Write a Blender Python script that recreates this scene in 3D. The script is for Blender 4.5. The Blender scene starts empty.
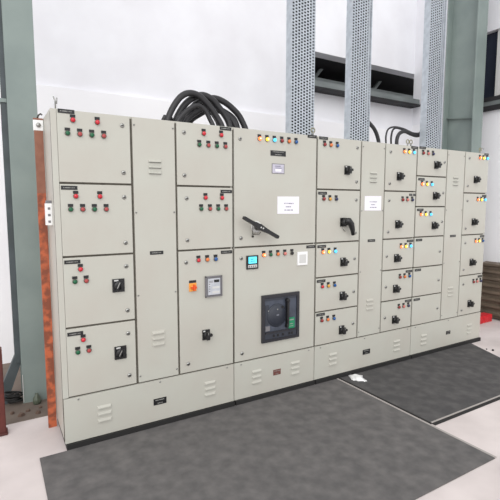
import bpy, bmesh, math, random
from mathutils import Vector, noise
random.seed(7)
C = bpy.context.scene.collection
SC = bpy.context.scene
PI = math.pi

# ------------------------------------------------------------ camera, world, sun, exposure
cam = bpy.data.cameras.new('camera'); cam_o = bpy.data.objects.new('camera', cam); C.objects.link(cam_o)
cam_o.location = (-.4012, -3.1516, 1.7083)
cam_o.rotation_euler = (math.radians(90-5.798), 0, math.radians(-30.74))
cam.sensor_width = 36; cam.lens = 31.32; cam.clip_start = .05
SC.camera = cam_o
w = bpy.data.worlds.new('daylight'); SC.world = w; w.use_nodes = True
bg = w.node_tree.nodes['Background']
bg.inputs[0].default_value = (.985, .99, 1.0, 1); bg.inputs[1].default_value = 1.02
sl = bpy.data.lights.new('soft_sun', 'SUN'); sl.energy = 1.65; sl.angle = math.radians(60); sl.color = (1, .985, .96)
so = bpy.data.objects.new('soft_sun', sl); C.objects.link(so)
so.location = (1, -4, 6); so.rotation_euler = (math.radians(58), 0, math.radians(-28))
SC.view_settings.view_transform = 'Standard'; SC.view_settings.look = 'None'
SC.view_settings.exposure = 0.0; SC.view_settings.gamma = 1; SC.view_settings.use_curve_mapping = False

# ------------------------------------------------------------ materials
def s2l(c):
    return tuple(((x/255)/12.92 if x/255 <= .04045 else ((x/255+.055)/1.055)**2.4) for x in c)
def mat(name, col, rough=.5, metal=0, col2=None, scale=6, detail=5, lo=.35, hi=.65, emit=0, bump=0, spec=.5, coat=0):
    m = bpy.data.materials.new(name); m.use_nodes = True
    nt = m.node_tree; b = nt.nodes['Principled BSDF']
    a = s2l(col)+(1,)
    b.inputs['Base Color'].default_value = a; b.inputs['Roughness'].default_value = rough
    b.inputs['Metallic'].default_value = metal; b.inputs['Specular IOR Level'].default_value = spec
    b.inputs['Coat Weight'].default_value = coat
    if emit:
        b.inputs['Emission Color'].default_value = a; b.inputs['Emission Strength'].default_value = emit
    tc = nt.nodes.new('ShaderNodeTexCoord'); n = nt.nodes.new('ShaderNodeTexNoise')
    n.inputs['Scale'].default_value = scale; n.inputs['Detail'].default_value = detail
    nt.links.new(tc.outputs['Object'], n.inputs['Vector'])
    r = nt.nodes.new('ShaderNodeValToRGB')
    r.color_ramp.elements[0].position = lo; r.color_ramp.elements[1].position = hi
    c2 = s2l(col2)+(1,) if col2 else tuple(x*.96 for x in a[:3])+(1,)
    r.color_ramp.elements[0].color = a; r.color_ramp.elements[1].color = c2
    nt.links.new(n.outputs['Fac'], r.inputs['Fac']); nt.links.new(r.outputs['Color'], b.inputs['Base Color'])
    if bump:
        bp = nt.nodes.new('ShaderNodeBump'); bp.inputs['Strength'].default_value = bump; bp.inputs['Distance'].default_value = .01
        nt.links.new(n.outputs['Fac'], bp.inputs['Height']); nt.links.new(bp.outputs['Normal'], b.inputs['Normal'])
    return m
M = {}
M['paint'] = mat('panel_paint', (187,187,178), .42, col2=(184,181,172), scale=2.5)
M['gasket'] = mat('gasket_rubber', (98,93,84), .8, col2=(80,75,68), scale=20)
M['slot'] = mat('louvre_slot', (60,58,54), .8)
M['black'] = mat('black_plastic', (24,24,26), .35, col2=(32,32,34), scale=30)
M['black_matt'] = mat('black_matt', (30,29,29), .7)
M['white_ink'] = mat('white_ink', (150,150,146), .6)
M['steel'] = mat('zinc_steel', (175,175,172), .3, .8, col2=(150,150,148), scale=40)
M['darksteel'] = mat('dark_steel', (70,68,64), .4, .5)
M['red'] = mat('red_lens', (200,30,48), .25, coat=.4)
M['darkred'] = mat('dark_red_lens', (140,30,34), .3, coat=.3)
M['redbtn'] = mat('red_button', (170,70,70), .4)
M['green'] = mat('green_button', (22,96,62), .35)
M['orange'] = mat('orange_lens', (222,120,60), .3, coat=.3)
M['amber'] = mat('amber_lens', (214,160,62), .3, coat=.3)
M['pink'] = mat('pink_lens', (205,120,112), .3, coat=.3)
M['blue'] = mat('blue_lens', (22,84,150), .25, coat=.4)
M['navy'] = mat('navy_lens', (30,36,80), .3, coat=.4)
M['blacklens'] = mat('black_button', (26,24,26), .3)
M['lit_red'] = mat('lit_red_lens', (255,120,60), .3, emit=1.6)
M['lit_hot'] = mat('lit_hot_core', (255,225,190), .3, emit=1.5)
M['lit_yellow'] = mat('lit_yellow_lens', (255,205,60), .3, emit=1.3)
M['lit_blue'] = mat('lit_blue_lens', (80,190,255), .3, emit=1.2)
M['lit_cyan'] = mat('lit_cyan_screen', (90,215,240), .3, emit=.9)
M['chrome_ring'] = mat('lamp_bezel', (120,116,108), .35, .6)
M['paper'] = mat('white_paper', (238,236,242), .7, col2=(232,230,238), scale=9)
M['ink'] = mat('grey_ink', (132,130,150), .7)
M['tin'] = mat('printed_tin', (196,192,206), .4, col2=(180,178,192), scale=30)
M['grey_bezel'] = mat('grey_bezel', (120,118,122), .4)
M['meter_face'] = mat('meter_face', (196,198,204), .35, col2=(176,180,188), scale=18)
M['knob_orange'] = mat('knob_orange', (240,164,72), .4)
M['knob_red'] = mat('knob_redorange', (226,84,30), .4)
M['white_plastic'] = mat('white_plastic', (240,240,240), .4)
M['light_grey'] = mat('light_grey_plastic', (206,206,204), .45)
M['brk_frame'] = mat('breaker_frame', (42,42,48), .35)
M['brk_face'] = mat('breaker_face', (74,80,94), .4, col2=(62,68,80), scale=14)
M['brk_dark'] = mat('breaker_dark', (50,54,64), .4)
M['brk_light'] = mat('breaker_mark', (150,154,165), .4)
M['green_label'] = mat('green_label', (28,132,92), .5)
M['brownplate'] = mat('brown_plate', (110,66,60), .5)
M['cable'] = mat('cable_sheath', (43,42,45), .45, col2=(36,35,38), scale=12)
M['galv'] = mat('galvanised_steel', (192,199,206), .4, .35, col2=(174,181,189), scale=18, bump=.1)
M['column'] = mat('grey_green_paint', (134,146,142), .5, col2=(122,134,131), scale=2.2)
M['column_dark'] = mat('dark_grey_green_paint', (74,82,86), .55, col2=(62,70,72), scale=5)
M['rust'] = mat('rusty_strip', (128,68,46), .6, col2=(184,94,58), scale=16, detail=12, lo=.45, hi=.6, bump=.4)
M['rust_plain'] = mat('brown_strip', (132,84,66), .55, col2=(142,94,74), scale=14, detail=8, lo=.4, hi=.6)
M['redoxide'] = mat('red_oxide_paint', (96,38,30), .6, col2=(72,30,26), scale=5)
M['wall'] = mat('white_wall', (246,245,248), .8, col2=(240,239,243), scale=1.1)
M['wall_up'] = mat('upper_wall', (238,238,243), .85, col2=(228,227,232), scale=1.4)
M['floor'] = mat('pale_concrete', (222,212,210), .7, col2=(200,190,188), scale=1.8, detail=9, bump=.1)
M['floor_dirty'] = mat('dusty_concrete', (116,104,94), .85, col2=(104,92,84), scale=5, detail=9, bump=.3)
M['mat'] = mat('dark_rubber', (68,67,68), .75, col2=(88,86,86), scale=8, detail=12, lo=.4, hi=.68, bump=.12)
M['mat2'] = mat('dusty_rubber', (88,86,86), .8, col2=(108,105,104), scale=10, detail=10, lo=.35, hi=.7, bump=.15)
M['mat_edge'] = mat('rubber_edge', (34,32,32), .8)
M['mat_pale'] = mat('worn_edge', (168,162,158), .8)
M['beam'] = mat('beam_paint', (128,134,134), .6, col2=(112,118,118), scale=3)
M['dark'] = mat('dark_recess', (44,43,46), .8, col2=(34,33,36), scale=3)
M['brownrib'] = mat('brown_ribbed_sheet', (112,98,84), .55, col2=(96,84,72), scale=5)
M['redbox'] = mat('red_tin', (214,46,54), .5, col2=(190,36,44), scale=14)
M['stone'] = mat('debris', (112,92,80), .9, col2=(84,66,58), scale=30)
M['greenglass'] = mat('olive_glass', (84,92,78), .3)
M['glass'] = mat('dark_window_glass', (52,56,70), .12, col2=(44,48,60), scale=2)
M['ring'] = mat('brass_ring', (150,146,120), .35, .7)

# ------------------------------------------------------------ helpers
class MB:
    def __init__(s): s.v = []; s.f = []; s.m = []; s.names = []; s.sm = []
    def mi(s, m):
        if m not in s.names: s.names.append(m)
        return s.names.index(m)
    def add(s, vs, fs, m, smooth=False):
        o = len(s.v); s.v += [tuple(v) for v in vs]; k = s.mi(m)
        for f in fs: s.f.append(tuple(o+i for i in f)); s.m.append(k); s.sm.append(smooth)
        return s
    def box(s, x0, x1, y0, y1, z0, z1, m):
        vs = [(x, y, z) for x in (x0, x1) for y in (y0, y1) for z in (z0, z1)]
        return s.add(vs, [(0,1,3,2),(4,6,7,5),(0,4,5,1),(2,3,7,6),(0,2,6,4),(1,5,7,3)], m)
    def prism(s, poly, y0, y1, m, axis='y'):                        # poly in (x,z) extruded along y, or (y,z) along x
        n = len(poly)
        P = (lambda a, b, y: (a, y, b)) if axis == 'y' else ((lambda a, b, y: (y, a, b)) if axis == 'x' else (lambda a, b, y: (a, b, y)))
        vs = [P(a, b, y0) for a, b in poly]+[P(a, b, y1) for a, b in poly]
        fs = [tuple(range(n))[::-1], tuple(range(n, 2*n))]+[(i, (i+1) % n, n+(i+1) % n, n+i) for i in range(n)]
        return s.add(vs, fs, m)
    def lathe(s, c, prof, m, axis='y', n=16):                       # prof: (radius, distance along axis)
        vs = []; c = Vector(c)
        for r, d in prof:
            for k in range(n):
                a = 2*PI*k/n; p, q = r*math.cos(a), r*math.sin(a)
                vs.append(c+Vector({'y': (p, d, q), 'z': (p, q, d), 'x': (d, p, q)}[axis]))
        fs = []
        for j in range(len(prof)-1):
            for k in range(n): fs.append((j*n+k, j*n+(k+1) % n, (j+1)*n+(k+1) % n, (j+1)*n+k))
        fs.append(tuple(range(n))); fs.append(tuple(range((len(prof)-1)*n, len(prof)*n)))
        return s.add(vs, fs, m, True)
    def tube(s, pts, r, m, n=10, closed=False):
        pts = [Vector(p) for p in pts]; N = len(pts); vs = []; up = Vector((0, 1, .01))
        for i, p in enumerate(pts):
            a = pts[(i-1) % N] if (closed or i > 0) else p; b = pts[(i+1) % N] if (closed or i < N-1) else p
            t = (b-a).normalized(); u = (up-up.dot(t)*t)
            if u.length < 1e-3: u = Vector((1, 0, 0))-Vector((1, 0, 0)).dot(t)*t
            u.normalize(); q = t.cross(u); up = u
            rr = r[i] if isinstance(r, (list, tuple)) else r
            for k in range(n):
                an = 2*PI*k/n; vs.append(p+(u*math.cos(an)+q*math.sin(an))*rr)
        fs = []
        for i in range(N if closed else N-1):
            j = (i+1) % N
            for k in range(n): fs.append((i*n+k, i*n+(k+1) % n, j*n+(k+1) % n, j*n+k))
        if not closed: fs.append(tuple(range(n))); fs.append(tuple(range((N-1)*n, N*n)))
        return s.add(vs, fs, m, True)
    def build(s, name, parent=None, origin=None, bevel=0, label=None):
        if origin is None:
            origin = Vector([(min(v[i] for v in s.v)+max(v[i] for v in s.v))/2 for i in range(3)])
            if parent is None: origin.z = min(v[2] for v in s.v)
        origin = Vector(origin)
        me = bpy.data.meshes.new(name)
        me.from_pydata([tuple(Vector(v)-origin) for v in s.v], [], s.f)
        for n_ in s.names: me.materials.append(M[n_])
        for p, k, sm in zip(me.polygons, s.m, s.sm): p.material_index = k; p.use_smooth = sm
        bm = bmesh.new(); bm.from_mesh(me); bmesh.ops.recalc_face_normals(bm, faces=bm.faces); bm.to_mesh(me); bm.free()
        o = bpy.data.objects.new(name, me); C.objects.link(o)
        place(o, origin, parent)
        if bevel:
            b = o.modifiers.new('bevel', 'BEVEL'); b.width = bevel; b.segments = 2; b.limit_method = 'ANGLE'
            b.harden_normals = False
        if label: o['label'] = label
        return o
def catmull(P, n=8):
    P = [Vector(p) for p in P]; P = [P[0]*2-P[1]]+P+[P[-1]*2-P[-2]]; out = []
    for i in range(1, len(P)-2):
        for k in range(n):
            t = k/n; a, b_, c_, d_ = P[i-1:i+3]
            out.append(.5*((2*b_)+(c_-a)*t+(2*a-5*b_+4*c_-d_)*t*t+(3*b_-a-3*c_+d_)*t**3))
    out.append(P[-2]); return out
W = {}
def place(o, wloc, parent):
    W[o.name] = Vector(wloc)
    if parent: o.parent = parent; o.location = Vector(wloc)-W[parent.name]
    else: o.location = wloc
def tag(o, label, cat, group=None):
    o['label'] = label; o['category'] = cat
    if group: o['group'] = group
    return o
def empty(name, loc, label, cat, group=None):
    o = bpy.data.objects.new(name, None); C.objects.link(o); o.empty_display_size = .1
    place(o, Vector(loc), None); return tag(o, label, cat, group)
def struct(mb, name, parent=None, **k):
    o = mb.build(name, parent, **k)
    if parent is None: o['kind'] = 'structure'
    return o
CACHE = {}
def inst(key, maker, name, loc, parent, label=None):                # small repeated part: shared mesh, own object
    if key not in CACHE:
        o = maker().build(name, parent, origin=(0, 0, 0)); CACHE[key] = o.data
    else:
        o = bpy.data.objects.new(name, CACHE[key]); C.objects.link(o)
    place(o, Vector(loc), parent)
    if label: o['label'] = label
    return o

ZO = .04                                                            # the cabinets stand on a black base channel
# ------------------------------------------------------------ the setting
b = MB(); b.box(-5, 8, -6, 2.2, -.12, 0, 'floor'); struct(b, 'floor')
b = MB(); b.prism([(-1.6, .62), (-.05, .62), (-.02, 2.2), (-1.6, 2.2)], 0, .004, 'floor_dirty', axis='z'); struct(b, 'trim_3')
b = MB()
b.box(-5, 8, 2.2, 2.4, 0, 3.46, 'wall_up'); b.box(-5, 3.5, 2.2, 2.4, 3.46, 4.02, 'wall_up'); b.box(-5, 8, 2.2, 2.4, 4.02, 6.2, 'wall_up')
struct(b, 'wall_back')
b = MB(); b.box(-5, 6.15, 2.14, 2.199, 0, 3.0, 'wall'); struct(b, 'trim_1')
b = MB(); b.box(6.15, 6.35, -1.5, 2.2, 0, 3.13, 'wall'); b.box(6.15, 6.35, -1.5, 2.2, 4.3, 6.2, 'wall_up'); b.box(6.15, 6.35, 1.5, 2.2, 3.13, 4.3, 'wall_up'); struct(b, 'wall_right')
# high dark opening in the back wall, interior shade painted dark, shed framing beyond it
b = MB(); b.box(3.5, 8, 3.3, 3.34, 3.2, 4.3, 'dark'); b.box(3.5, 8, 2.4, 3.3, 4.02, 4.06, 'dark'); b.box(3.5, 8, 2.4, 3.3, 3.40, 3.44, 'dark')
b.box(3.46, 3.5, 2.4, 3.3, 3.4, 4.06, 'dark')
wn = struct(b, 'window_1')
b = MB(); b.box(3.55, 7.9, 2.62, 2.7, 3.74, 3.80, 'beam'); b.build('purlin', wn)
for x in (4.0, 5.4, 6.6):
    b = MB(); b.prism([(x, 3.46), (x+.07, 3.46), (x+.55, 4.0), (x+.48, 4.0)], 2.75, 2.81, 'beam'); b.build('rafter', wn)
b = MB(); b.box(3.5, 6.1, 2.02, 2.199, 3.455, 3.54, 'beam'); b.box(3.5, 6.1, 2.0, 2.199, 3.42, 3.455, 'dark'); struct(b, 'trim_2', bevel=.004)  # dark lower strip: shade on the beam's underside, put into its colour
# dark strip window in the right wall
b = MB(); b.box(6.24, 6.26, -1.5, 1.5, 3.13, 4.3, 'glass'); wn = struct(b, 'window_2')
b = MB(); b.box(6.10, 6.24, -1.5, 1.48, 3.13, 3.2, 'dark'); b.box(6.13, 6.24, -1.5, 1.48, 3.2, 3.27, 'beam'); b.box(6.12, 6.24, -1.5, 1.48, 3.27, 3.33, 'dark'); b.build('window_sill', wn)
for y in (.72, .1, -.6):
    b = MB(); b.box(6.18, 6.24, y-.02, y+.03, 3.33, 4.3, 'light_grey'); b.build('mullion', wn)

# ------------------------------------------------------------ steel columns
col = empty('steel_column', (-.135, 1.05, 0), 'wide grey-green steel column left of the cabinets, behind the rusty strip', 'column')
b = MB(); b.box(-.24, -.02, .96, .975, 0, 6, 'column'); b.build('flange', col, bevel=.003)
b = MB(); b.box(-.137, -.123, .975, 1.2, 0, 6, 'column'); b.build('web', col)
b = MB(); b.box(-.24, -.02, 1.2, 1.215, 0, 6, 'column'); b.build('flange', col, bevel=.003)
b = MB(); b.box(-.285, -.242, 1.0, 1.09, .36, 2.55, 'column_dark'); b.box(-.278, -.242, 1.0, 1.09, 2.57, 6, 'column_dark'); b.box(-.296, -.242, .99, 1.09, 2.545, 2.575, 'column'); b.build('side_channel', col, label='dark narrow channel fixed along the column')
b = MB(); b.prism([(-.242, .34), (-.285, .42), (-.43, .08), (-.43, 0), (-.36, 0), (-.33, .1)], 1.02, 1.08, 'column_dark'); b.build('brace', col)
b = MB(); b.box(-.2385, -.2335, .952, .96, .02, .26, 'light_grey'); b.build('edge_highlight', col)  # pale sliver: highlight on the flange edge, painted as a light box
colr = empty('steel_column', (5.8, 1.0, 0), 'tall grey-green steel column standing behind the right end of the cabinets', 'column')
b = MB(); b.box(5.68, 5.915, .75, .768, 0, 6, 'column'); b.build('flange', colr, bevel=.003)
b = MB(); b.box(5.79, 5.805, .768, 1.23, 0, 6, 'column'); b.build('web', colr)
b = MB(); b.box(5.68, 5.915, 1.23, 1.25, 0, 6, 'column'); b.build('flange', colr, bevel=.003)
b = MB(); b.prism([(.77, 2.98), (1.228, 3.05), (1.228, 3.06), (.77, 2.99)], 5.74, 5.789, 'column', axis='x'); b.build('shadow_band', colr)  # added thin plate, shaped to imitate a slanting shadow band on the column

# ------------------------------------------------------------ floor mats
def slab(poly, z0, z1, m, name, parent=None, **k): b = MB(); b.prism(poly, z0, z1, m, axis='z'); return b.build(name, parent, **k)
mt = slab([(2.50, -.022), (4.66, -.022), (4.21, -1.06), (2.50, -1.06)], .001, .008, 'mat', 'rubber_mat')
tag(mt, 'smooth dark grey rubber mat on the floor before the right half of the cabinets', 'mat')
slab([(2.485, -.022), (2.50, -.022), (2.50, -1.075), (2.485, -1.075)], .001, .010, 'mat_edge', 'edge_strip', mt)
slab([(2.50, -1.06), (4.21, -1.06), (4.203, -1.075), (2.50, -1.075)], .001, .010, 'mat_pale', 'edge_strip', mt)
slab([(2.50, -1.075), (4.203, -1.075), (4.19, -1.105), (2.50, -1.105)], .001, .007, 'mat_edge', 'edge_strip', mt)
mt = slab([(-.2, -.022), (2.455, -.022), (2.455, -1.6), (-.2, -1.6)], .001, .007, 'mat2', 'rubber_mat')
tag(mt, 'dusty grey rubber mat on the floor before the breaker cabinet, left of the white scrap', 'mat')
slab([(2.455, -.022), (2.475, -.022), (2.475, -1.6), (2.455, -1.6)], .001, .009, 'mat_pale', 'edge_strip', mt)

# ------------------------------------------------------------ small part makers (all face -y, origin on the door face)
def mk_lamp(m, core=None):
    def f():
        b = MB(); b.box(-.0165, .0165, -.004, .0, .017, .036, 'black')
        b.lathe((0, 0, 0), [(.0175, 0), (.0175, -.007), (.015, -.009)], 'chrome_ring', n=14)
        b.lathe((0, 0, 0), [(.0155, -.006), (.0155, -.016), (.012, -.021), (.006, -.024), (.001, -.0245)], m, n=14)
        if core: b.lathe((0, 0, 0), [(.006, -.0225), (.006, -.0255), (.001, -.0265)], core, n=10)
        return b
    return f
def mk_button(m):
    def f():
        b = MB(); b.box(-.0165, .0165, -.004, .0, .017, .036, 'black')
        b.lathe((0, 0, 0), [(.0175, 0), (.0175, -.010), (.0145, -.012), (.0145, -.008)], 'chrome_ring', n=14)
        b.lathe((0, 0, 0), [(.0135, -.006), (.0135, -.017), (.0115, -.019)], m, n=14)
        return b
    return f
def mk_lock():
    b = MB(); b.lathe((0, 0, 0), [(.0155, 0), (.0155, -.004), (.012, -.008)], 'steel', n=14)
    b.box(-.0085, .0085, -.010, -.0075, -.0035, .0035, 'darksteel'); return b
def mk_screw():
    b = MB(); b.lathe((0, 0, 0), [(.007, 0), (.007, -.003), (.004, -.005)], 'steel', n=8); b.box(-.005, .005, -.0058, -.0045, -.001, .001, 'darksteel'); return b
def mk_plate(w, h, lines, m='black'):
    def f():
        b = MB(); b.box(-w/2, w/2, -.003, 0, -h/2, h/2, m)
        rnd = random.Random(int(w*1000+h*5000))
        for k in range(lines):
            z = h/2-h*(k+.5)/lines if lines > 1 else 0
            L = w*(.72 if k == 0 else .4); x = -L/2; hh = h*(.26 if lines == 1 else .15)
            while x < L/2-.003:
                a = rnd.uniform(.003, .0065); b.box(x, x+a, -.0036, -.003, z-hh/2, z+hh/2, 'white_ink'); x += a+rnd.choice((.002, .002, .005))
        return b
    return f
def mk_handle():                                                    # MCCB door coupling: square plate, hub and lever
    b = MB(); b.box(-.032, .032, -.010, 0, -.042, .042, 'black')
    b.box(-.027, -.009, -.0115, -.010, .026, .037, 'light_grey')
    b.lathe((0, 0, 0), [(.029, -.010), (.029, -.024), (.025, -.03), (.022, -.032)], 'black', n=18)
    b.prism([(-.013, -.034), (.013, -.034), (.016, .0), (.011, .032), (-.011, .032), (-.016, 0)], -.054, -.03, 'black')
    b.prism([(.004, -.012), (.036, -.008), (.04, .004), (.034, .014), (.004, .014)], -.050, -.03, 'black')
    b.box(-.002, .002, -.0548, -.054, .008, .028, 'white_ink')
    return b
def mk_handle_flat():                                               # the flatter square switch with a silver pointer
    b = MB(); b.box(-.043, .043, -.008, 0, -.048, .048, 'black')
    b.box(-.030, .0, -.0095, -.008, .032, .042, 'light_grey')
    b.lathe((0, 0, 0), [(.034, -.008), (.034, -.018), (.030, -.022)], 'black', n=20)
    b.prism([(-.028, -.032), (-.014, -.036), (.016, .026), (.004, .034)], -.038, -.02, 'black')
    b.prism([(-.020, -.014), (-.014, -.017), (.006, .024), (.0, .027)], -.040, -.038, 'steel')
    b.prism([(.014, -.03), (.026, -.022), (.02, .02), (.012, .012)], -.032, -.02, 'black')
    return b
def louvre(b, xc, z, w=.10, depth=.014):
    h = .011
    x0, x1 = xc-w/2, xc+w/2
    vs = [(x0, 0, z+h), (x1, 0, z+h), (x0+.010, -depth, z-.001), (x1-.010, -depth, z-.001), (x0+.006, -depth, z-h*.8), (x1-.006, -depth, z-h*.8), (x0, 0, z-h), (x1, 0, z-h)]
    b.add(vs, [(0,1,3,2), (2,3,5,4), (0,2,4,6), (1,7,5,3)], 'paint'); b.add(vs, [(4,5,7,6)], 'slot')
def lamp(p, x, z, kind):
    L = {'red': ('red', None, None, 'red indicator lamp, unlit'), 'darkred': ('darkred', None, None, 'dark red indicator lamp, unlit'), 'orange': ('orange', None, None, 'orange indicator lamp'),
         'amber': ('amber', None, None, 'amber indicator lamp, unlit'), 'pink': ('pink', None, None, 'dull pink indicator lamp'), 'blue': ('blue', None, None, 'blue indicator lamp, unlit'), 'navy': ('navy', None, None, 'dark blue indicator lamp, unlit'),
         'Lr': ('lit_red', 'lit_hot', None, 'lit red indicator lamp'), 'Ly': ('lit_yellow', 'lit_hot', None, 'lit yellow indicator lamp'), 'Lb': ('lit_blue', None, None, 'lit blue indicator lamp')}
    B = {'g': ('green', 'green push button'), 'rb': ('redbtn', 'faded red push button'), 'k': ('blacklens', 'black push button'), 'gl': ('green', 'green push button')}
    if kind in L: m, core, _, lab = L[kind]; return inst('lamp'+kind, mk_lamp(m, core), 'indicator_lamp', (x, 0, z+ZO-.006), p, lab)
    m, lab = B[kind]; return inst('btn'+kind, mk_button(m), 'push_button', (x, 0, z+ZO-.006), p, lab)
def lock(p, x, z): return inst('lock', mk_lock, 'lock', (x, 0, z+ZO), p)
def screw(p, x, z): return inst('screw', mk_screw, 'screw', (x, 0, z+ZO), p)
def plate(p, x, z, w=.103, h=.026, lines=1, m='black', label=None): return inst('pl%.3f%.3f%s' % (w, h, m), mk_plate(w, h, lines, m), 'nameplate', (x, 0, z+ZO), p, label)
def handle(p, x, z): return inst('handle', mk_handle, 'rotary_handle', (x, 0, z+ZO), p)
def handlef(p, x, z): return inst('handlef', mk_handle_flat, 'rotary_handle', (x, 0, z+ZO), p)
G = .007
def door(cab, x0, x1, z0, z1, name='door', g=G):
    b = MB(); b.box(x0+g, x1-g, 0, .02, z0+g+ZO, z1-g+ZO, 'paint'); return b.build(name, cab, bevel=.0025)
def vent(cab, x0, x1, xc, lock_xs=None):
    b = MB(); b.box(x0+.004, x1-.004, 0, .02, .333+G+ZO, 2.3-.003+ZO, 'paint')
    for z in (1.996, 1.955, 1.913, .705, .661, .615): louvre(b, xc, z+ZO)
    o = b.build('vent_panel', cab); 
    for x in (x0+.017, x1-.017):
        for z in (2.243, 1.62, 1.007, .388): screw(o, x, z)
    plate(o, xc, 1.318); return o
def cabinet(name, x0, x1, label, vx, depth=.52):
    c = empty(name, ((x0+x1)/2, depth/2, 0), label, 'cabinet', 'sections of the electrical switchboard')
    b = MB(); b.box(x0, x1, .02, depth, .02+ZO, 2.302+ZO, 'paint'); b.build('body', c, bevel=.003)
    b = MB(); b.box(x0+.02, x1-.02, .014, .03, .325+ZO, 2.285+ZO, 'gasket'); b.box(x0+.004, x1-.004, .012, .03, .31+ZO, .35+ZO, 'gasket'); b.box(x0, x0+.006, .012, .03, .02+ZO, 2.28+ZO, 'gasket')
    b.build('door_gasket', c)
    b = MB(); b.box(x0+.01, x1-.002, -.02, depth-.02, 0, .002+ZO, 'black_matt'); b.build('base_channel', c)
    return c
def plinth(c, x0, x1, louvs, pl, screws, m='black', pw=.103, ph=.05):
    b = MB(); b.box(x0+.003, x1-.003, 0, .03, .004+ZO, .333-G*.6+ZO, 'paint')
    for x, z in louvs:
        for dz in (.048, 0, -.05): louvre(b, x, z+dz+ZO)
    o = b.build('plinth', c)
    for x in screws: screw(o, x, .311)
    plate(o, pl[0], pl[1], pw, ph, 2, m, None if m == 'black' else 'reddish-brown nameplate')
    return o

# ------------------------------------------------------------ cabinet section 1
c = cabinet('switchgear_cabinet', -.035, 1.3135, 'beige steel cabinet at the left end, with red and green buttons and an orange knob', None)
b = MB(); b.box(-.035, .002, .001, .03, .333+ZO, 2.3+ZO, 'paint'); b.build('front_frame', c, bevel=.002)
rows = [(1.82, 2.3), (1.322, 1.82), (.828, 1.322), (.333, .828)]
for i, (z0, z1) in enumerate(rows):
    d = door(c, -.0035, .487, z0, z1)
    plate(d, .062, (2.288, 1.789, 1.287, .785)[i])
    if i < 2:
        zt = (2.241, 1.739)[i]; zr = (2.153, 1.651)[i]
        for x in (.101, .258): lamp(d, x, zt, 'red')
        for x, k in ((.065, 'g'), (.142, 'rb'), (.219, 'g'), (.298, 'rb')): lamp(d, x, zr, k)
    else:
        zt = (1.240, .742)[i-2]
        lamp(d, .112, zt, 'red'); lamp(d, .073, zt-.083, 'g'); lamp(d, .147, zt-.083, 'rb')
        handlef(d, .366, (1.097, .598)[i-2])
    lock(d, .426, (2.23, 1.73, 1.233, .733)[i]); lock(d, .427, (1.903, 1.403, .906, .413)[i])
vent(c, .493, .818, .657)
d = door(c, .824, 1.3135, 1.82, 2.3)
plate(d, 1.246, 2.281)
for x in (1.053, 1.205): lamp(d, x, 2.232, 'red')
for x, k in ((1.015, 'g'), (1.092, 'rb'), (1.166, 'g'), (1.242, 'rb')): lamp(d, x, 2.145, k)
lock(d, .890, 2.222); lock(d, .889, 1.901)
d = door(c, .824, 1.3135, 1.322, 1.82)
plate(d, 1.249, 1.784)
for x in (1.063, 1.208): lamp(d, x, 1.738, 'red')
for x, k in ((1.025, 'g'), (1.101, 'rb'), (1.174, 'g'), (1.246, 'rb')): lamp(d, x, 1.651, k)
lock(d, .904, 1.726); lock(d, .906, 1.402)
d = door(c, .824, 1.3135, .333, 1.322)
plate(d, 1.248, 1.291)
for x, k in ((.996, 'red'), (1.072, 'orange'), (1.147, 'blue')): lamp(d, x, 1.246, k)
lock(d, .892, 1.228); lock(d, .898, .41); handle(d, 1.055, .626)
b = MB(); b.box(-.036, .036, -.008, 0, -.037, .037, 'knob_orange'); b.lathe((0, 0, 0), [(.026, -.008), (.026, -.02), (.022, -.024)], 'knob_orange', n=18)
b.prism([(-.009, -.026), (.009, -.026), (.010, .026), (-.010, .026)], -.042, -.02, 'knob_red')
b.prism([(-.026, -.009), (.026, -.009), (.026, .009), (-.026, .009)], -.036, -.02, 'knob_red')
b.box(-.034, .034, -.004, 0, .040, .062, 'black')
b.v = [(v[0]*.86, v[1], v[2]*.88) for v in b.v]
o = b.build('selector_switch', d, origin=(0, 0, 0), label='orange selector knob under a black tag'); place(o, (.944, 0, 1.028+ZO), d)
b = MB(); b.box(-.078, .078, -.012, 0, -.093, .093, 'grey_bezel'); b.box(-.060, .060, -.022, -.012, -.076, .074, 'meter_face')
b.box(-.002, .05, -.024, -.022, .038, .062, 'black'); b.box(-.052, -.012, -.0235, -.022, .04, .044, 'grey_bezel'); b.box(-.052, -.012, -.0235, -.022, .05, .054, 'grey_bezel')
for k in range(4): b.box(-.052, -.042, -.0235, -.022, .02-k*.022, .028-k*.022, 'grey_bezel')
b.box(-.02, .052, -.0235, -.022, -.062, -.045, 'light_grey'); b.box(-.02, .052, -.0235, -.022, -.02, .0, 'light_grey'); b.box(-.083, .083, -.02, -.004, -.096, -.088, 'grey_bezel'); b.box(-.083, .083, -.02, -.004, .088, .096, 'grey_bezel'); b.box(-.083, -.074, -.02, -.004, -.096, .096, 'grey_bezel'); b.box(.074, .083, -.02, -.004, -.096, .096, 'grey_bezel')
b.v = [(v[0]*.9, v[1], v[2]*.88-.002) for v in b.v]
o = b.build('protection_relay', d, origin=(0, 0, 0), label='grey framed relay with a small black display'); place(o, (1.124, 0, 1.022+ZO), d)
plinth(c, -.035, 1.3135, [(.24, .168), (1.088, .168)], (.658, .157), (.064, .661, 1.246))
b = MB(); b.box(-.075, -.035, .13, .19, 1.535+ZO, 1.685+ZO, 'white_plastic')
for z in (1.65, 1.605, 1.56): b.box(-.062, -.046, .127, .131, z-.008+ZO, z+.008+ZO, 'grey_bezel')
b.box(-.07, -.035, .135, .185, 1.685+ZO, 1.705+ZO, 'grey_bezel'); b.build('side_socket', c, bevel=.004, label='white socket strip with three small dark holes')
b = MB(); b.tube([(.005, .05, 2.30+ZO), (.004, .05, 2.36+ZO), (-.006, .05, 2.385+ZO)], .005, 'steel', 8); b.tube([(.012, .05, 2.34+ZO), (.016, .05, 2.38+ZO)], .004, 'steel', 8); b.build('lifting_hook', c)

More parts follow.
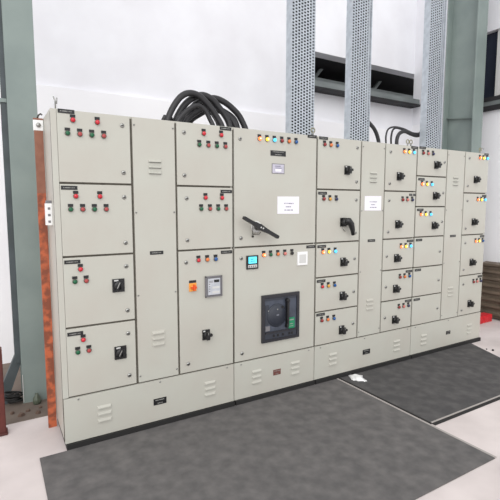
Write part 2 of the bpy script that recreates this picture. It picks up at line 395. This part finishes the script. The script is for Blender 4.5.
# ------------------------------------------------------------ cabinet section 2
c = cabinet('switchgear_cabinet', 1.3145, 2.1855, 'beige steel cabinet with the long black lever and the dark air circuit breaker', None)
d = door(c, 1.3145+.002, 2.1855-.002, 1.322, 2.3)
for x, k in ((1.563, 'Lr'), (1.638, 'Ly'), (1.713, 'Lb'), (1.790, 'darkred'), (1.866, 'orange'), (1.942, 'blue')): lamp(d, x, 2.232, k)
plate(d, 1.755, 2.117, .158, .045, 2, label='large two-line black nameplate'); plate(d, 2.124, 2.289)
b = MB(); b.box(1.690, 1.822, -.002, 0, 1.944+ZO, 2.03+ZO, 'grey_bezel'); b.box(1.696, 1.816, -.003, -.002, 1.95+ZO, 2.024+ZO, 'tin')
for k, (a, e) in enumerate(((1.72, 1.78), (1.725, 1.79))): b.box(a, e, -.0036, -.003, 2.004-k*.015+ZO, 2.011-k*.015+ZO, 'ink')
b.box(1.725, 1.788, -.0036, -.003, 1.962+ZO, 1.985+ZO, 'paper'); b.build('rating_plate', d, label='small lilac-grey printed plate')
lock(d, 1.378, 2.212); lock(d, 1.385, 1.40)
hx, hz = 1.532, 1.49
b = MB(); b.lathe((hx, 0, hz+ZO), [(.05, 0), (.05, -.01), (.044, -.016)], 'light_grey', n=24); b.lathe((hx, 0, hz+ZO), [(.028, -.014), (.028, -.075), (.024, -.08)], 'black', n=20)
b.tube([(hx-.035, -.01, hz-.075+ZO), (hx-.05, -.03, hz-.06+ZO), (hx-.055, -.04, hz+.02+ZO), (hx-.04, -.03, hz+.045+ZO)], .0035, 'darksteel', 6)
b.tube([(hx-.035, -.012, hz-.06+ZO), (hx+.02, -.02, hz-.062+ZO), (hx+.04, -.012, hz-.045+ZO)], .003, 'darksteel', 6); b.lathe((hx-.035, 0, hz-.08+ZO), [(.009, 0), (.009, -.012)], 'darksteel', n=10)
A, B_ = Vector((1.359, -.085, 1.575+ZO)), Vector((1.705, -.085, 1.40+ZO))
dd = (B_-A).normalized(); nn = Vector((-dd.z, 0, dd.x))
def P2(t, s): q = A+(B_-A)*t+nn*s; return (q.x, q.z)
b.prism([P2(0, -.009), P2(.02, -.014), P2(.3, -.015), P2(.45, -.024), P2(.6, -.022), P2(.75, -.015), P2(.98, -.016), P2(1, -.009), P2(1, .009), P2(.98, .014), P2(.7, .015), P2(.5, .022), P2(.35, .02), P2(.25, .014), P2(.02, .014), P2(0, .009)], -.098, -.072, 'black')
q = A+(B_-A)*.5; b.lathe((q.x-.009, 0, q.z+.002), [(.007, -.098), (.007, -.101)], 'light_grey', n=10); b.lathe((q.x+.012, 0, q.z-.006), [(.007, -.098), (.007, -.101)], 'light_grey', n=10)
b.build('lever_handle', d, bevel=.0015, label='long black lever on a round hub')
d = door(c, 1.3145+.002, 2.1855-.002, .333, 1.322)
for x, k in ((1.609, 'Lr'), (1.680, 'gl'), (1.756, 'orange'), (1.831, 'pink'), (1.909, 'k')): lamp(d, x, 1.252, k)
plate(d, 2.126, 1.293); lock(d, 1.387, 1.23); lock(d, 1.393, .408)
b = MB(); b.box(1.435, 1.549, -.012, 0, 1.133+ZO, 1.249+ZO, 'black'); b.box(1.452, 1.532, -.014, -.012, 1.182+ZO, 1.238+ZO, 'lit_cyan')
b.box(1.447, 1.535, -.015, -.012, 1.146+ZO, 1.170+ZO, 'light_grey'); 
for k in range(4): b.box(1.452+k*.021, 1.464+k*.021, -.0165, -.015, 1.15+ZO, 1.163+ZO, 'grey_bezel')
b.box(1.47, 1.50, -.0145, -.014, 1.215+ZO, 1.222+ZO, 'blue'); b.box(1.47, 1.515, -.0145, -.014, 1.198+ZO, 1.204+ZO, 'blue')
b.build('power_meter', d, label='black power meter with a lit cyan screen')
b = MB(); b.box(1.968, 2.082, -.012, 0, 1.130+ZO, 1.252+ZO, 'white_plastic'); b.box(1.987, 2.063, -.014, -.012, 1.15+ZO, 1.228+ZO, 'light_grey'); b.build('blank_window', d, bevel=.003, label='white square cover with a grey centre')
bx0, bx1, bz0, bz1 = 1.586, 1.989, .467+ZO, .891+ZO
b = MB(); t = .028
b.box(bx0, bx0+t, -.02, 0, bz0, bz1, 'brk_frame'); b.box(bx1-t, bx1, -.02, 0, bz0, bz1, 'brk_frame'); b.box(bx0+t, bx1-t, -.02, 0, bz1-t, bz1, 'brk_frame'); b.box(bx0+t, bx1-t, -.02, 0, bz0, bz0+.024, 'brk_frame')
br = b.build('breaker_frame', d, label='air circuit breaker in a black square frame')
# the breaker unit within the frame
b = MB(); b.box(bx0+t, bx1-t, -.010, -.001, bz0+.024, bz1-t, 'brk_face')
b.box(bx0+t+.003, bx1-t-.003, -.016, -.01, bz1-t-.022, bz1-t-.004, 'brk_dark')
b.lathe((1.745, 0, .70+ZO), [(.105, -.010), (.105, -.016), (.10, -.019)], 'brk_dark', n=36); b.lathe((1.745, 0, .70+ZO), [(.092, -.019), (.09, -.021)], 'brk_dark', n=36)
b.box(1.62, 1.66, -.014, -.01, .62+ZO, .80+ZO, 'brk_dark'); b.box(1.622, 1.668, -.016, -.014, .568+ZO, .612+ZO, 'grey_bezel'); b.box(1.648, 1.658, -.018, -.014, .745+ZO, .753+ZO, 'white_ink')
b.box(1.74, 1.75, -.023, -.02, .75+ZO, .76+ZO, 'white_ink'); b.box(1.735, 1.76, -.023, -.02, .70+ZO, .706+ZO, 'brk_light')
b.box(1.79, 1.81, -.024, -.02, .76+ZO, .78+ZO, 'black')
b.box(bx0+t+.004, bx1-t-.004, -.016, -.01, bz0+.026, bz0+.078, 'brk_dark'); b.box(bx0+t+.004, bx1-t-.004, -.022, -.01, bz0+.078, bz0+.092, 'brk_frame')
for x in (1.70, 1.745, 1.80, 1.87, 1.90): b.box(x, x+.018, -.02, -.016, bz0+.04, bz0+.062, 'black')
b.build('breaker_face', d, label='slate grey breaker face with a round panel')
b = MB(); b.prism([(1.832, .578+ZO), (1.852, .575+ZO), (1.858, .62+ZO), (1.860, .835+ZO), (1.848, .85+ZO), (1.836, .838+ZO), (1.838, .62+ZO)], -.045, -.010, 'black'); b.lathe((1.848, 0, .826+ZO), [(.017, -.010), (.017, -.048)], 'black', n=14); b.build('charging_lever', d, bevel=.002)
b = MB(); b.box(1.868, 1.935, -.02, -.009, .562+ZO, .66+ZO, 'green_label'); b.box(1.878, 1.925, -.0208, -.02, .635+ZO, .645+ZO, 'white_ink'); b.box(1.878, 1.915, -.0208, -.02, .60+ZO, .606+ZO, 'white_ink'); b.box(1.878, 1.92, -.0208, -.02, .58+ZO, .585+ZO, 'white_ink'); b.build('information_label', d, label='green label with small white print')
plinth(c, 1.3145, 2.1855, [(1.541, .175), (1.961, .173)], (1.757, .17), (1.383, 2.118), 'brownplate', .08, .05)
def eye(c, x, z, y=.035, r=.021):
    b = MB(); b.tube([(x+r*math.cos(k*PI/8), y, z+r*math.sin(k*PI/8)+ZO) for k in range(16)], .005, 'ring', 6, closed=True); b.lathe((x, y, z-r+ZO), [(.008, -.02), (.008, .002)], 'steel', axis='z', n=8); b.build('lifting_eye', c)
eye(c, 2.16, 2.352)

# ------------------------------------------------------------ cabinet section 3
c = cabinet('switchgear_cabinet', 2.1865, 3.5575, 'beige steel cabinet right of the breaker cabinet, with the black curved pistol handle', None)
E = [(1.82, 2.3), (1.322, 1.82), (.992, 1.322), (.662, .992), (.333, .662)]
el = [('darkred', 'orange', 'blue'), ('darkred', 'amber', 'navy'), ('Lr', 'Ly', 'Lb'), ('red', 'amber', 'blue'), ('darkred', 'orange', 'blue')]
for i, (z0, z1) in enumerate(E):
    d = door(c, 2.1885, 2.737, z0, z1)
    plate(d, 2.256, (2.285, 1.785, 1.289, .960, .636)[i])
    for x, k in zip((2.268, 2.343, 2.421), el[i]): lamp(d, x, (2.234, 1.738, 1.241, .912, .584)[i], k)
    if i < 2: lock(d, 2.681, (2.226, 1.726)[i]); lock(d, 2.680, (1.901, 1.404)[i])
    else: lock(d, 2.677, (1.148, .818, .492)[i-2])
    if i != 1: handle(d, (2.552, 0, 2.524, 2.524, 2.524)[i], (2.007, 0, 1.125, .79, .449)[i])
    else:
        b = MB(); x, z = 2.515, 1.512+ZO
        b.box(x-.036, x+.036, -.012, 0, z-.042, z+.042, 'black'); b.lathe((x, 0, z), [(.036, -.012), (.036, -.04), (.03, -.05)], 'black', n=20)
        path = [(x-.02, -.048, z+.014), (x+.02, -.058, z+.012), (x+.05, -.062, z-.02), (x+.07, -.062, z-.075), (x+.078, -.06, z-.125)]
        b.tube(path, [.028, .034, .031, .023, .016], 'black', 12); b.tube([(x-.01, -.004, z-.05), (x+.01, -.01, z-.08), (x+.03, -.004, z-.09)], .003, 'steel', 6)
        b.build('pistol_handle', d, label='large curved black pistol handle')
vent(c, 2.742, 3.067, 2.905)
F = [(1.82, 2.3), (1.322, 1.82), (.992, 1.322), (.662, .992), (.333, .662)]
fl = [('Lr', 'Ly', 'Lb'), ('darkred', 'pink', 'navy'), ('Lr', 'Ly', 'Lb'), ('darkred', 'orange', 'blue'), ('darkred', 'pink', 'navy')]
for i, (z0, z1) in enumerate(F):
    d = door(c, 3.072, 3.5555, z0, z1)
    if i == 1: plate(d, 3.473, 1.786, .046, .024); plate(d, 3.532, 1.786, .040, .024)
    else: plate(d, (3.506, 0, 3.49, 3.49, 3.494)[i], (2.284, 0, 1.291, .959, .631)[i])
    for x, k in zip((3.345, 3.419, 3.496), fl[i]): lamp(d, x, (2.237, 1.738, 1.241, .912, .584)[i], k)
    if i < 2: lock(d, 3.145, (2.217, 1.723)[i]); lock(d, 3.143, (1.896, 1.398)[i])
    else: lock(d, 3.135, (1.144, .818, .487)[i-2])
    handle(d, 3.279, (1.974, 1.475, 1.116, .787, .45)[i])
plinth(c, 2.1865, 3.5575, [(2.42, .172), (3.334, .155)], (2.877, .163), (2.261, 2.845, 3.5))
eye(c, 3.438, 2.345); eye(c, 3.489, 2.345)

# ------------------------------------------------------------ cabinet section 4
c = cabinet('switchgear_cabinet', 3.5585, 4.875, 'beige steel cabinet at the right end, next to the white wall and the red box', None)
Gr = [(1.99, 2.3), (1.659, 1.99), (1.326, 1.659), (.99, 1.326), (.661, .99), (.333, .661)]
gl = [('darkred', 'pink', 'navy'), ('Lr', 'Ly', 'Lb'), ('Lr', 'Ly', 'Lb')]
for i, (z0, z1) in enumerate(Gr):
    d = door(c, 3.5605, 4.068, z0, z1)
    plate(d, 3.636, (2.29, 1.955, 1.625, 1.294, .961, .629)[i])
    if i < 3:
        for x, k in zip((3.645, 3.727, 3.809), gl[i]): lamp(d, x, (2.24, 1.909, 1.58)[i], k)
        handle(d, 3.873, (2.119, 1.78, 1.449)[i])
    lock(d, 4.018 if i < 3 else 4.002, (2.155, 1.814, 1.488, 1.149, .817, .486)[i])
vent(c, 4.072, 4.397, 4.232)
H = [(1.82, 2.3), (1.32, 1.82), (.826, 1.32), (.333, .826)]
hl = [('Lr', 'Ly', 'Lb'), ('Lr', 'Ly', 'Lb'), ('Lr', 'Ly', 'blue'), ('darkred', 'pink', 'navy')]
for i, (z0, z1) in enumerate(H):
    d = door(c, 4.402, 4.874, z0, z1)
    plate(d, (4.815, 4.815, 4.815, 4.812)[i], (2.288, 1.789, 1.294, .793)[i], .085)
    for x, k in zip((4.680, 4.752, 4.827), hl[i]): lamp(d, x, (2.246, 1.748, 1.244, .741)[i], k)
    lock(d, 4.478, (2.227, 1.727, 1.224, .722)[i]); lock(d, 4.468, (1.903, 1.399, .902, .404)[i])
    handle(d, 4.617, (1.981, 1.475, .984, .471)[i])
plinth(c, 3.5585, 4.875, [(3.782, .15), (4.65, .15)], (4.229, .162), (3.63, 4.221), 'black', .08, .042)
eye(c, 4.74, 2.345)
b = MB(); b.tube([(4.78, .05, 2.33+ZO), (4.80, .05, 2.37+ZO), (4.83, .05, 2.36+ZO)], .006, 'steel', 6); b.build('lifting_hook', c)

# ------------------------------------------------------------ papers stuck on the panel
def paper(x0, x1, z0, z1, label, dx=0):
    b = MB(); b.prism([(x0, z0+.002), (x1+dx, z0), (x1, z1), (x0, z1-.002)], -.0025, -.0005, 'paper')
    rnd = random.Random(3); W_ = x1-x0
    for k, (a, e) in enumerate(((.3, .74), (.38, .62), (.32, .68))):
        z = z1-(z1-z0)*(.40+.19*k); x = x0+W_*a
        while x < x0+W_*e:
            l = rnd.uniform(.006, .012); b.box(x, x+l, -.003, -.0025, z-.005, z+.005, 'ink'); x += l+rnd.choice((.003, .003, .007))
    return tag(b.build('paper_notice', None), label, 'paper notice')
paper(1.75, 1.984, 1.597+ZO, 1.751+ZO, 'white paper notice stuck on the big door above the long black lever')
paper(2.796, 3.028, 1.62+ZO, 1.767+ZO, 'white paper notice stuck on the narrow louvred panel')

# ------------------------------------------------------------ rusty strip beside the cabinet
st = empty('metal_strip', (-.07, .405, 0), 'tall rusty orange-brown metal strip standing against the left side of the cabinets', 'metal strip')
b = MB()
xs = [-.092, -.038]; n = 40
vs = []; 
for k in range(n+1):
    z = 2.25*k/n; j = .0015*noise.noise(Vector((0, 0, z*9)))
    vs += [(-.100+j, .396, z), (-.041+j, .396, z), (-.041+j, .412, z), (-.100+j, .412, z)]
fs = [(0,1,2,3), (4*n, 4*n+3, 4*n+2, 4*n+1)]
for k in range(n):
    for q in range(4): fs.append((4*k+q, 4*k+(q+1) % 4, 4*k+4+(q+1) % 4, 4*k+4+q))
top = [f for f in fs if min(f)//4 >= 32]; low = [f for f in fs if min(f)//4 < 32]
b.add(vs, low, 'rust'); b.add(vs, top, 'rust_plain'); b.build('strip', st)
b = MB(); b.box(-.104, -.0385, .394, .415, 2.25, 2.325, 'white_plastic'); b.box(-.104, -.0385, .393, .415, 2.325, 2.338, 'rust_plain'); cl = b.build('clamp', st, bevel=.003, label='white clamp block at the top of the strip')
b = MB(); b.lathe((-.071, 0, 2.288), [(.016, .394), (.016, .384), (.009, .376)], 'steel', n=12); b.build('bolt', cl)
b = MB(); b.tube([(-.075, .405, 2.336), (-.067, .405, 2.36), (-.05, .405, 2.372), (-.043, .405, 2.362)], .006, 'darksteel', 7); b.build('hook', cl)
# dark red post
b = MB(); b.box(-.46, -.382, .45, .53, 0, .66, 'redoxide'); b.box(-.47, -.372, .44, .54, 0, .02, 'redoxide'); tag(b.build('floor_post', None, bevel=.006), 'dark red painted short post at the far left edge', 'post')
# litter by the column foot
b = MB(); b.lathe((-.138, .90, .0), [(.028, .004), (.034, .02), (.032, .055), (.014, .08), (.013, .095)], 'greenglass', axis='z', n=14); tag(b.build('small_bottle', None), 'small dull olive bottle standing at the foot of the grey-green column', 'bottle')
dl = ['broken brick chip on the floor nearest the rusty strip', 'brown rubble chip on the floor left of the olive bottle', 'small brown rubble piece between the column and the rusty strip', 'flat reddish rubble piece on the floor at the bottom left', 'darker rubble crumb on the floor near the dark red post']
for i, (x, y, r) in enumerate(((-.15, .70, .03), (-.215, .78, .022), (-.12, .80, .02), (-.27, .72, .03), (-.33, .80, .022))):
    b = MB(); vs = []
    for k in range(7): a = 2*PI*k/7; rr = r*random.uniform(.7, 1.1); vs += [(x+rr*math.cos(a), y+rr*math.sin(a), .005), (x+rr*.7*math.cos(a), y+rr*.7*math.sin(a), .005+r*random.uniform(.5, .8))]
    b.add(vs, [tuple(range(0, 14, 2))[::-1], tuple(range(1, 14, 2))]+[(2*k, (2*k+2) % 14, (2*k+3) % 14, 2*k+1) for k in range(7)], 'stone'); tag(b.build('rubble_piece', None), dl[i], 'rubble', 'rubble by the column')
b = MB(); pts = []
for k in range(60):
    a = k*.62; pts.append((-.31+.05*math.cos(a)+.02*math.sin(a*.3), .99+.035*math.sin(a), .02+.0016*k+.006*math.sin(a*1.7)))
b.tube(pts, .009, 'black_matt', 6); tag(b.build('cable_coil', None), 'small tangled black cable lying under the slanting brace of the column', 'cable')

# ------------------------------------------------------------ cable trays and the cables in them
def make_tray():
    b = MB(); nc, cw, ch = 8, .034, .029; z0, z1 = 2.30+ZO, 4.5; nr = int((z1-z0)/ch)
    def q(x0, x1, z0, z1): b.add([(x0, 0, z0), (x1, 0, z0), (x1, 0, z1), (x0, 0, z1)], [(0,1,2,3)], 'galv')
    Wd = nc*cw
    for i in range(nc):
        x = i*cw; a, e = x+.006, x+cw-.006; off = (i % 2)*ch/2
        q(x, a, z0, z0+nr*ch+ch); q(e, x+cw, z0, z0+nr*ch+ch)
        q(a, e, z0, z0+off+.001)
        for j in range(nr): q(a, e, z0+off+j*ch, z0+off+j*ch+ch*.42)
        q(a, e, z0+off+nr*ch, z0+nr*ch+ch) if off == 0 else None
    b.box(-.003, 0, -.003, .085, z0, z0+nr*ch+ch, 'galv'); b.box(Wd, Wd+.003, -.003, .085, z0, z0+nr*ch+ch, 'galv')
    b.box(0, .016, .082, .085, z0, z0+nr*ch+ch, 'galv'); b.box(Wd-.016, Wd, .082, .085, z0, z0+nr*ch+ch, 'galv')
    return b
tl = ['perforated galvanised cable tray rising from the panel top, leftmost of the three', 'perforated galvanised cable tray in the middle, above the narrow panel with the paper notice', 'perforated galvanised cable tray in front of the right grey-green column']
where = ['leftmost', 'middle', 'rightmost']
b0 = make_tray()
tray = b0.build('cable_tray', None, origin=(0, 0, 0)); sm = tray.modifiers.new('solid', 'SOLIDIFY'); sm.thickness = .002
for i, (x, y) in enumerate(((2.092, .28), (2.845, .28), (4.045, .28))):
    t_ = tray if i == 0 else tray.copy()
    if i: C.objects.link(t_)
    place(t_, (x, y, 0), None); tag(t_, tl[i], 'cable tray', 'perforated cable trays')
    for k in range(5):
        cx = x+.034+k*.051; b = MB()
        b.tube([(cx, y+.045+.006*(k % 2), 2.36), (cx+.004*math.sin(k), y+.045, 3.0), (cx-.003, y+.047, 3.7), (cx, y+.046, 4.48)], .0235, 'cable', 10)
        tag(b.build('tray_cable', None), 'black cable inside the %s perforated tray, %s' % (where[i], ('nearest its left edge', 'second from its left edge', 'along its centre line', 'second from its right edge', 'nearest its right edge')[k]), 'cable', 'cables inside the %s tray' % where[i])

# arching cables over the left cabinets
arcs = [(0.28, [(0.870, 2.405), (0.923, 2.513), (0.993, 2.601), (1.073, 2.639), (1.163, 2.622), (1.254, 2.543), (1.320, 2.458), (1.358, 2.386)]),
        (0.34, [(0.961, 2.416), (1.034, 2.538), (1.116, 2.612), (1.209, 2.653), (1.303, 2.627), (1.390, 2.544), (1.449, 2.464), (1.468, 2.397)]),
        (0.40, [(1.057, 2.427), (1.160, 2.572), (1.274, 2.636), (1.372, 2.656), (1.481, 2.622), (1.584, 2.549), (1.636, 2.474), (1.668, 2.396)]),
        (0.24, [(0.939, 2.390), (1.027, 2.486), (1.117, 2.536), (1.189, 2.504), (1.234, 2.427), (1.252, 2.379)]),
        (0.36, [(1.058, 2.413), (1.160, 2.506), (1.264, 2.555), (1.370, 2.545), (1.480, 2.497), (1.540, 2.406)]),
        (0.43, [(1.042, 2.431), (1.126, 2.506), (1.221, 2.593), (1.317, 2.613), (1.436, 2.574), (1.559, 2.508), (1.600, 2.413)]),
        (0.46, [(1.137, 2.428), (1.233, 2.506), (1.331, 2.551), (1.390, 2.496), (1.420, 2.419)]),]
al = ['outermost left black cable arching up from the panel top', 'thick black cable arching just behind the outermost left one', 'black cable arch reaching furthest right over the breaker cabinet', 'thin inner black cable arch ending above the red lamps', 'black cable arch crossing low behind the tallest arches', 'black cable arch landing just left of the furthest right one', 'lowest and innermost black cable arch in the bundle']
for (y, P), r_, lab in zip(arcs, (.026, .027, .027, .019, .023, .022, .019), al):
    n_ = len(P); pts = [(P[0][0]-.01, y, 2.27+ZO)]+[(x, y+.02*math.sin(PI*k/(n_-1)), z) for k, (x, z) in enumerate(P)]+[(P[-1][0]+.01, y, 2.27+ZO)]
    b = MB(); b.tube(catmull(pts), r_, 'cable', 12); tag(b.build('power_cable', None), lab, 'cable', 'black cables arching over the left cabinets')
b = MB(); b.tube([(.83, .3, 2.34+ZO), (.85, .3, 2.385+ZO), (.9, .31, 2.385+ZO), (.93, .33, 2.35+ZO)], .018, 'cable', 8); tag(b.build('cable_stub', None), 'short black cable end lying at the left foot of the arches', 'cable')
rc = [([(3.06, .34, 2.68+ZO), (3.13, .31, 2.57+ZO), (3.22, .3, 2.49+ZO), (3.28, .3, 2.39+ZO), (3.30, .3, 2.28+ZO)], .02, 'black cable curving out of the middle tray down to the panel top'),
      ([(3.626, 0.50, 2.366+ZO), (3.620, 0.50, 2.481+ZO), (3.658, 0.50, 2.564+ZO), (3.767, 0.50, 2.597+ZO), (3.924, 0.50, 2.587+ZO), (4.088, 0.50, 2.554+ZO), (4.217, 0.50, 2.571+ZO), (4.295, 0.50, 2.668+ZO), (4.305, 0.50, 2.827+ZO)], .010, 'thin black cable, outer one of those looping into the right tray'),
      ([(3.668, 0.46, 2.352+ZO), (3.662, 0.46, 2.466+ZO), (3.692, 0.46, 2.554+ZO), (3.767, 0.46, 2.578+ZO), (3.907, 0.46, 2.556+ZO), (4.052, 0.46, 2.527+ZO), (4.178, 0.46, 2.567+ZO), (4.247, 0.46, 2.651+ZO), (4.257, 0.46, 2.802+ZO)], .011, 'thin black cable, inner one of those looping into the right tray'),
      ([(3.701, 0.41, 2.350+ZO), (3.705, 0.41, 2.441+ZO), (3.744, 0.41, 2.507+ZO), (3.837, 0.41, 2.538+ZO), (3.943, 0.41, 2.517+ZO), (4.069, 0.41, 2.510+ZO), (4.147, 0.41, 2.582+ZO), (4.197, 0.41, 2.657+ZO), (4.208, 0.41, 2.777+ZO)], .021, 'thick black cable sagging into the right tray')]
for P, r, lab in rc:
    b = MB(); b.tube(catmull(P), r, 'cable', 10); tag(b.build('power_cable', None), lab, 'cable', 'black cables between the middle and right trays')

# ------------------------------------------------------------ right side: ribbed sheets, red box, floor scraps
b = MB(); prof = []
z = .02
while z < .80:
    prof += [(6.06, z), (6.06, z+.035), (6.02, z+.055), (6.02, z+.085)]; z += .105
prof += [(6.145, z), (6.145, .02)]
b.prism(prof, -1.4, .72, 'brownrib', axis='y')
sh = b.build('ribbed_sheet', None); tag(sh, 'dull brown horizontally ribbed metal sheet standing against the right wall', 'metal sheet')
b = MB(); b.box(5.44, 5.68, .44, .58, .001, .108, 'redbox'); b.box(5.46, 5.66, .432, .44, .025, .088, 'redbox'); o = b.build('red_box', None, bevel=.008); tag(o, 'red box on the pale floor nearest the right end of the cabinets', 'box')
b = MB(); b.box(5.70, 5.93, .45, .59, .001, .108, 'redbox'); b.box(5.72, 5.91, .442, .45, .025, .088, 'redbox'); o = b.build('red_box', None, bevel=.008); tag(o, 'red box on the pale floor, beside the other and nearer the brown ribbed sheet', 'box')
b = MB(); nx, ny = 9, 6; vs = []
for j in range(ny+1):
    for i in range(nx+1):
        u, v = i/nx, j/ny; x = 2.59+.10*u; y = -.14+.14*v-.07*u
        rx = x+.05*(v-.5); ry = y-.02*u
        h = .016+.022*noise.noise(Vector((u*4.1, v*4.7, 2)))+.022*math.sin(PI*u)*math.sin(PI*v)
        if i in (0, nx) or j in (0, ny): h = .009
        vs.append((rx+.022*noise.noise(Vector((i*.7, j*.7, 1.3))), ry+.022*noise.noise(Vector((j*.7, i*.7, 5.3))), max(h, .0085)))
fs = [(j*(nx+1)+i, j*(nx+1)+i+1, (j+1)*(nx+1)+i+1, (j+1)*(nx+1)+i) for j in range(ny) for i in range(nx)]
b.add(vs, fs, 'white_plastic', True); o = b.build('paper_scrap', None); s_ = o.modifiers.new('solid', 'SOLIDIFY'); s_.thickness = .003; s_.offset = 1
tag(o, 'crumpled white scrap lying on the mat below the pistol handle cabinet', 'paper scrap')
for (x, y, r), lab in zip(((4.63, -.32, .014), (4.61, -.255, .009)), ('larger black pebble on the pale floor beside the right end of the mat', 'smaller black pebble on the pale floor beside the right end of the mat')):
    b = MB(); b.lathe((x, y, .0), [(r*.7, .001), (r, r*.5), (r*.8, r*1.1), (r*.3, r*1.4)], 'black_matt', axis='z', n=8); tag(b.build('pebble', None), lab, 'pebble')
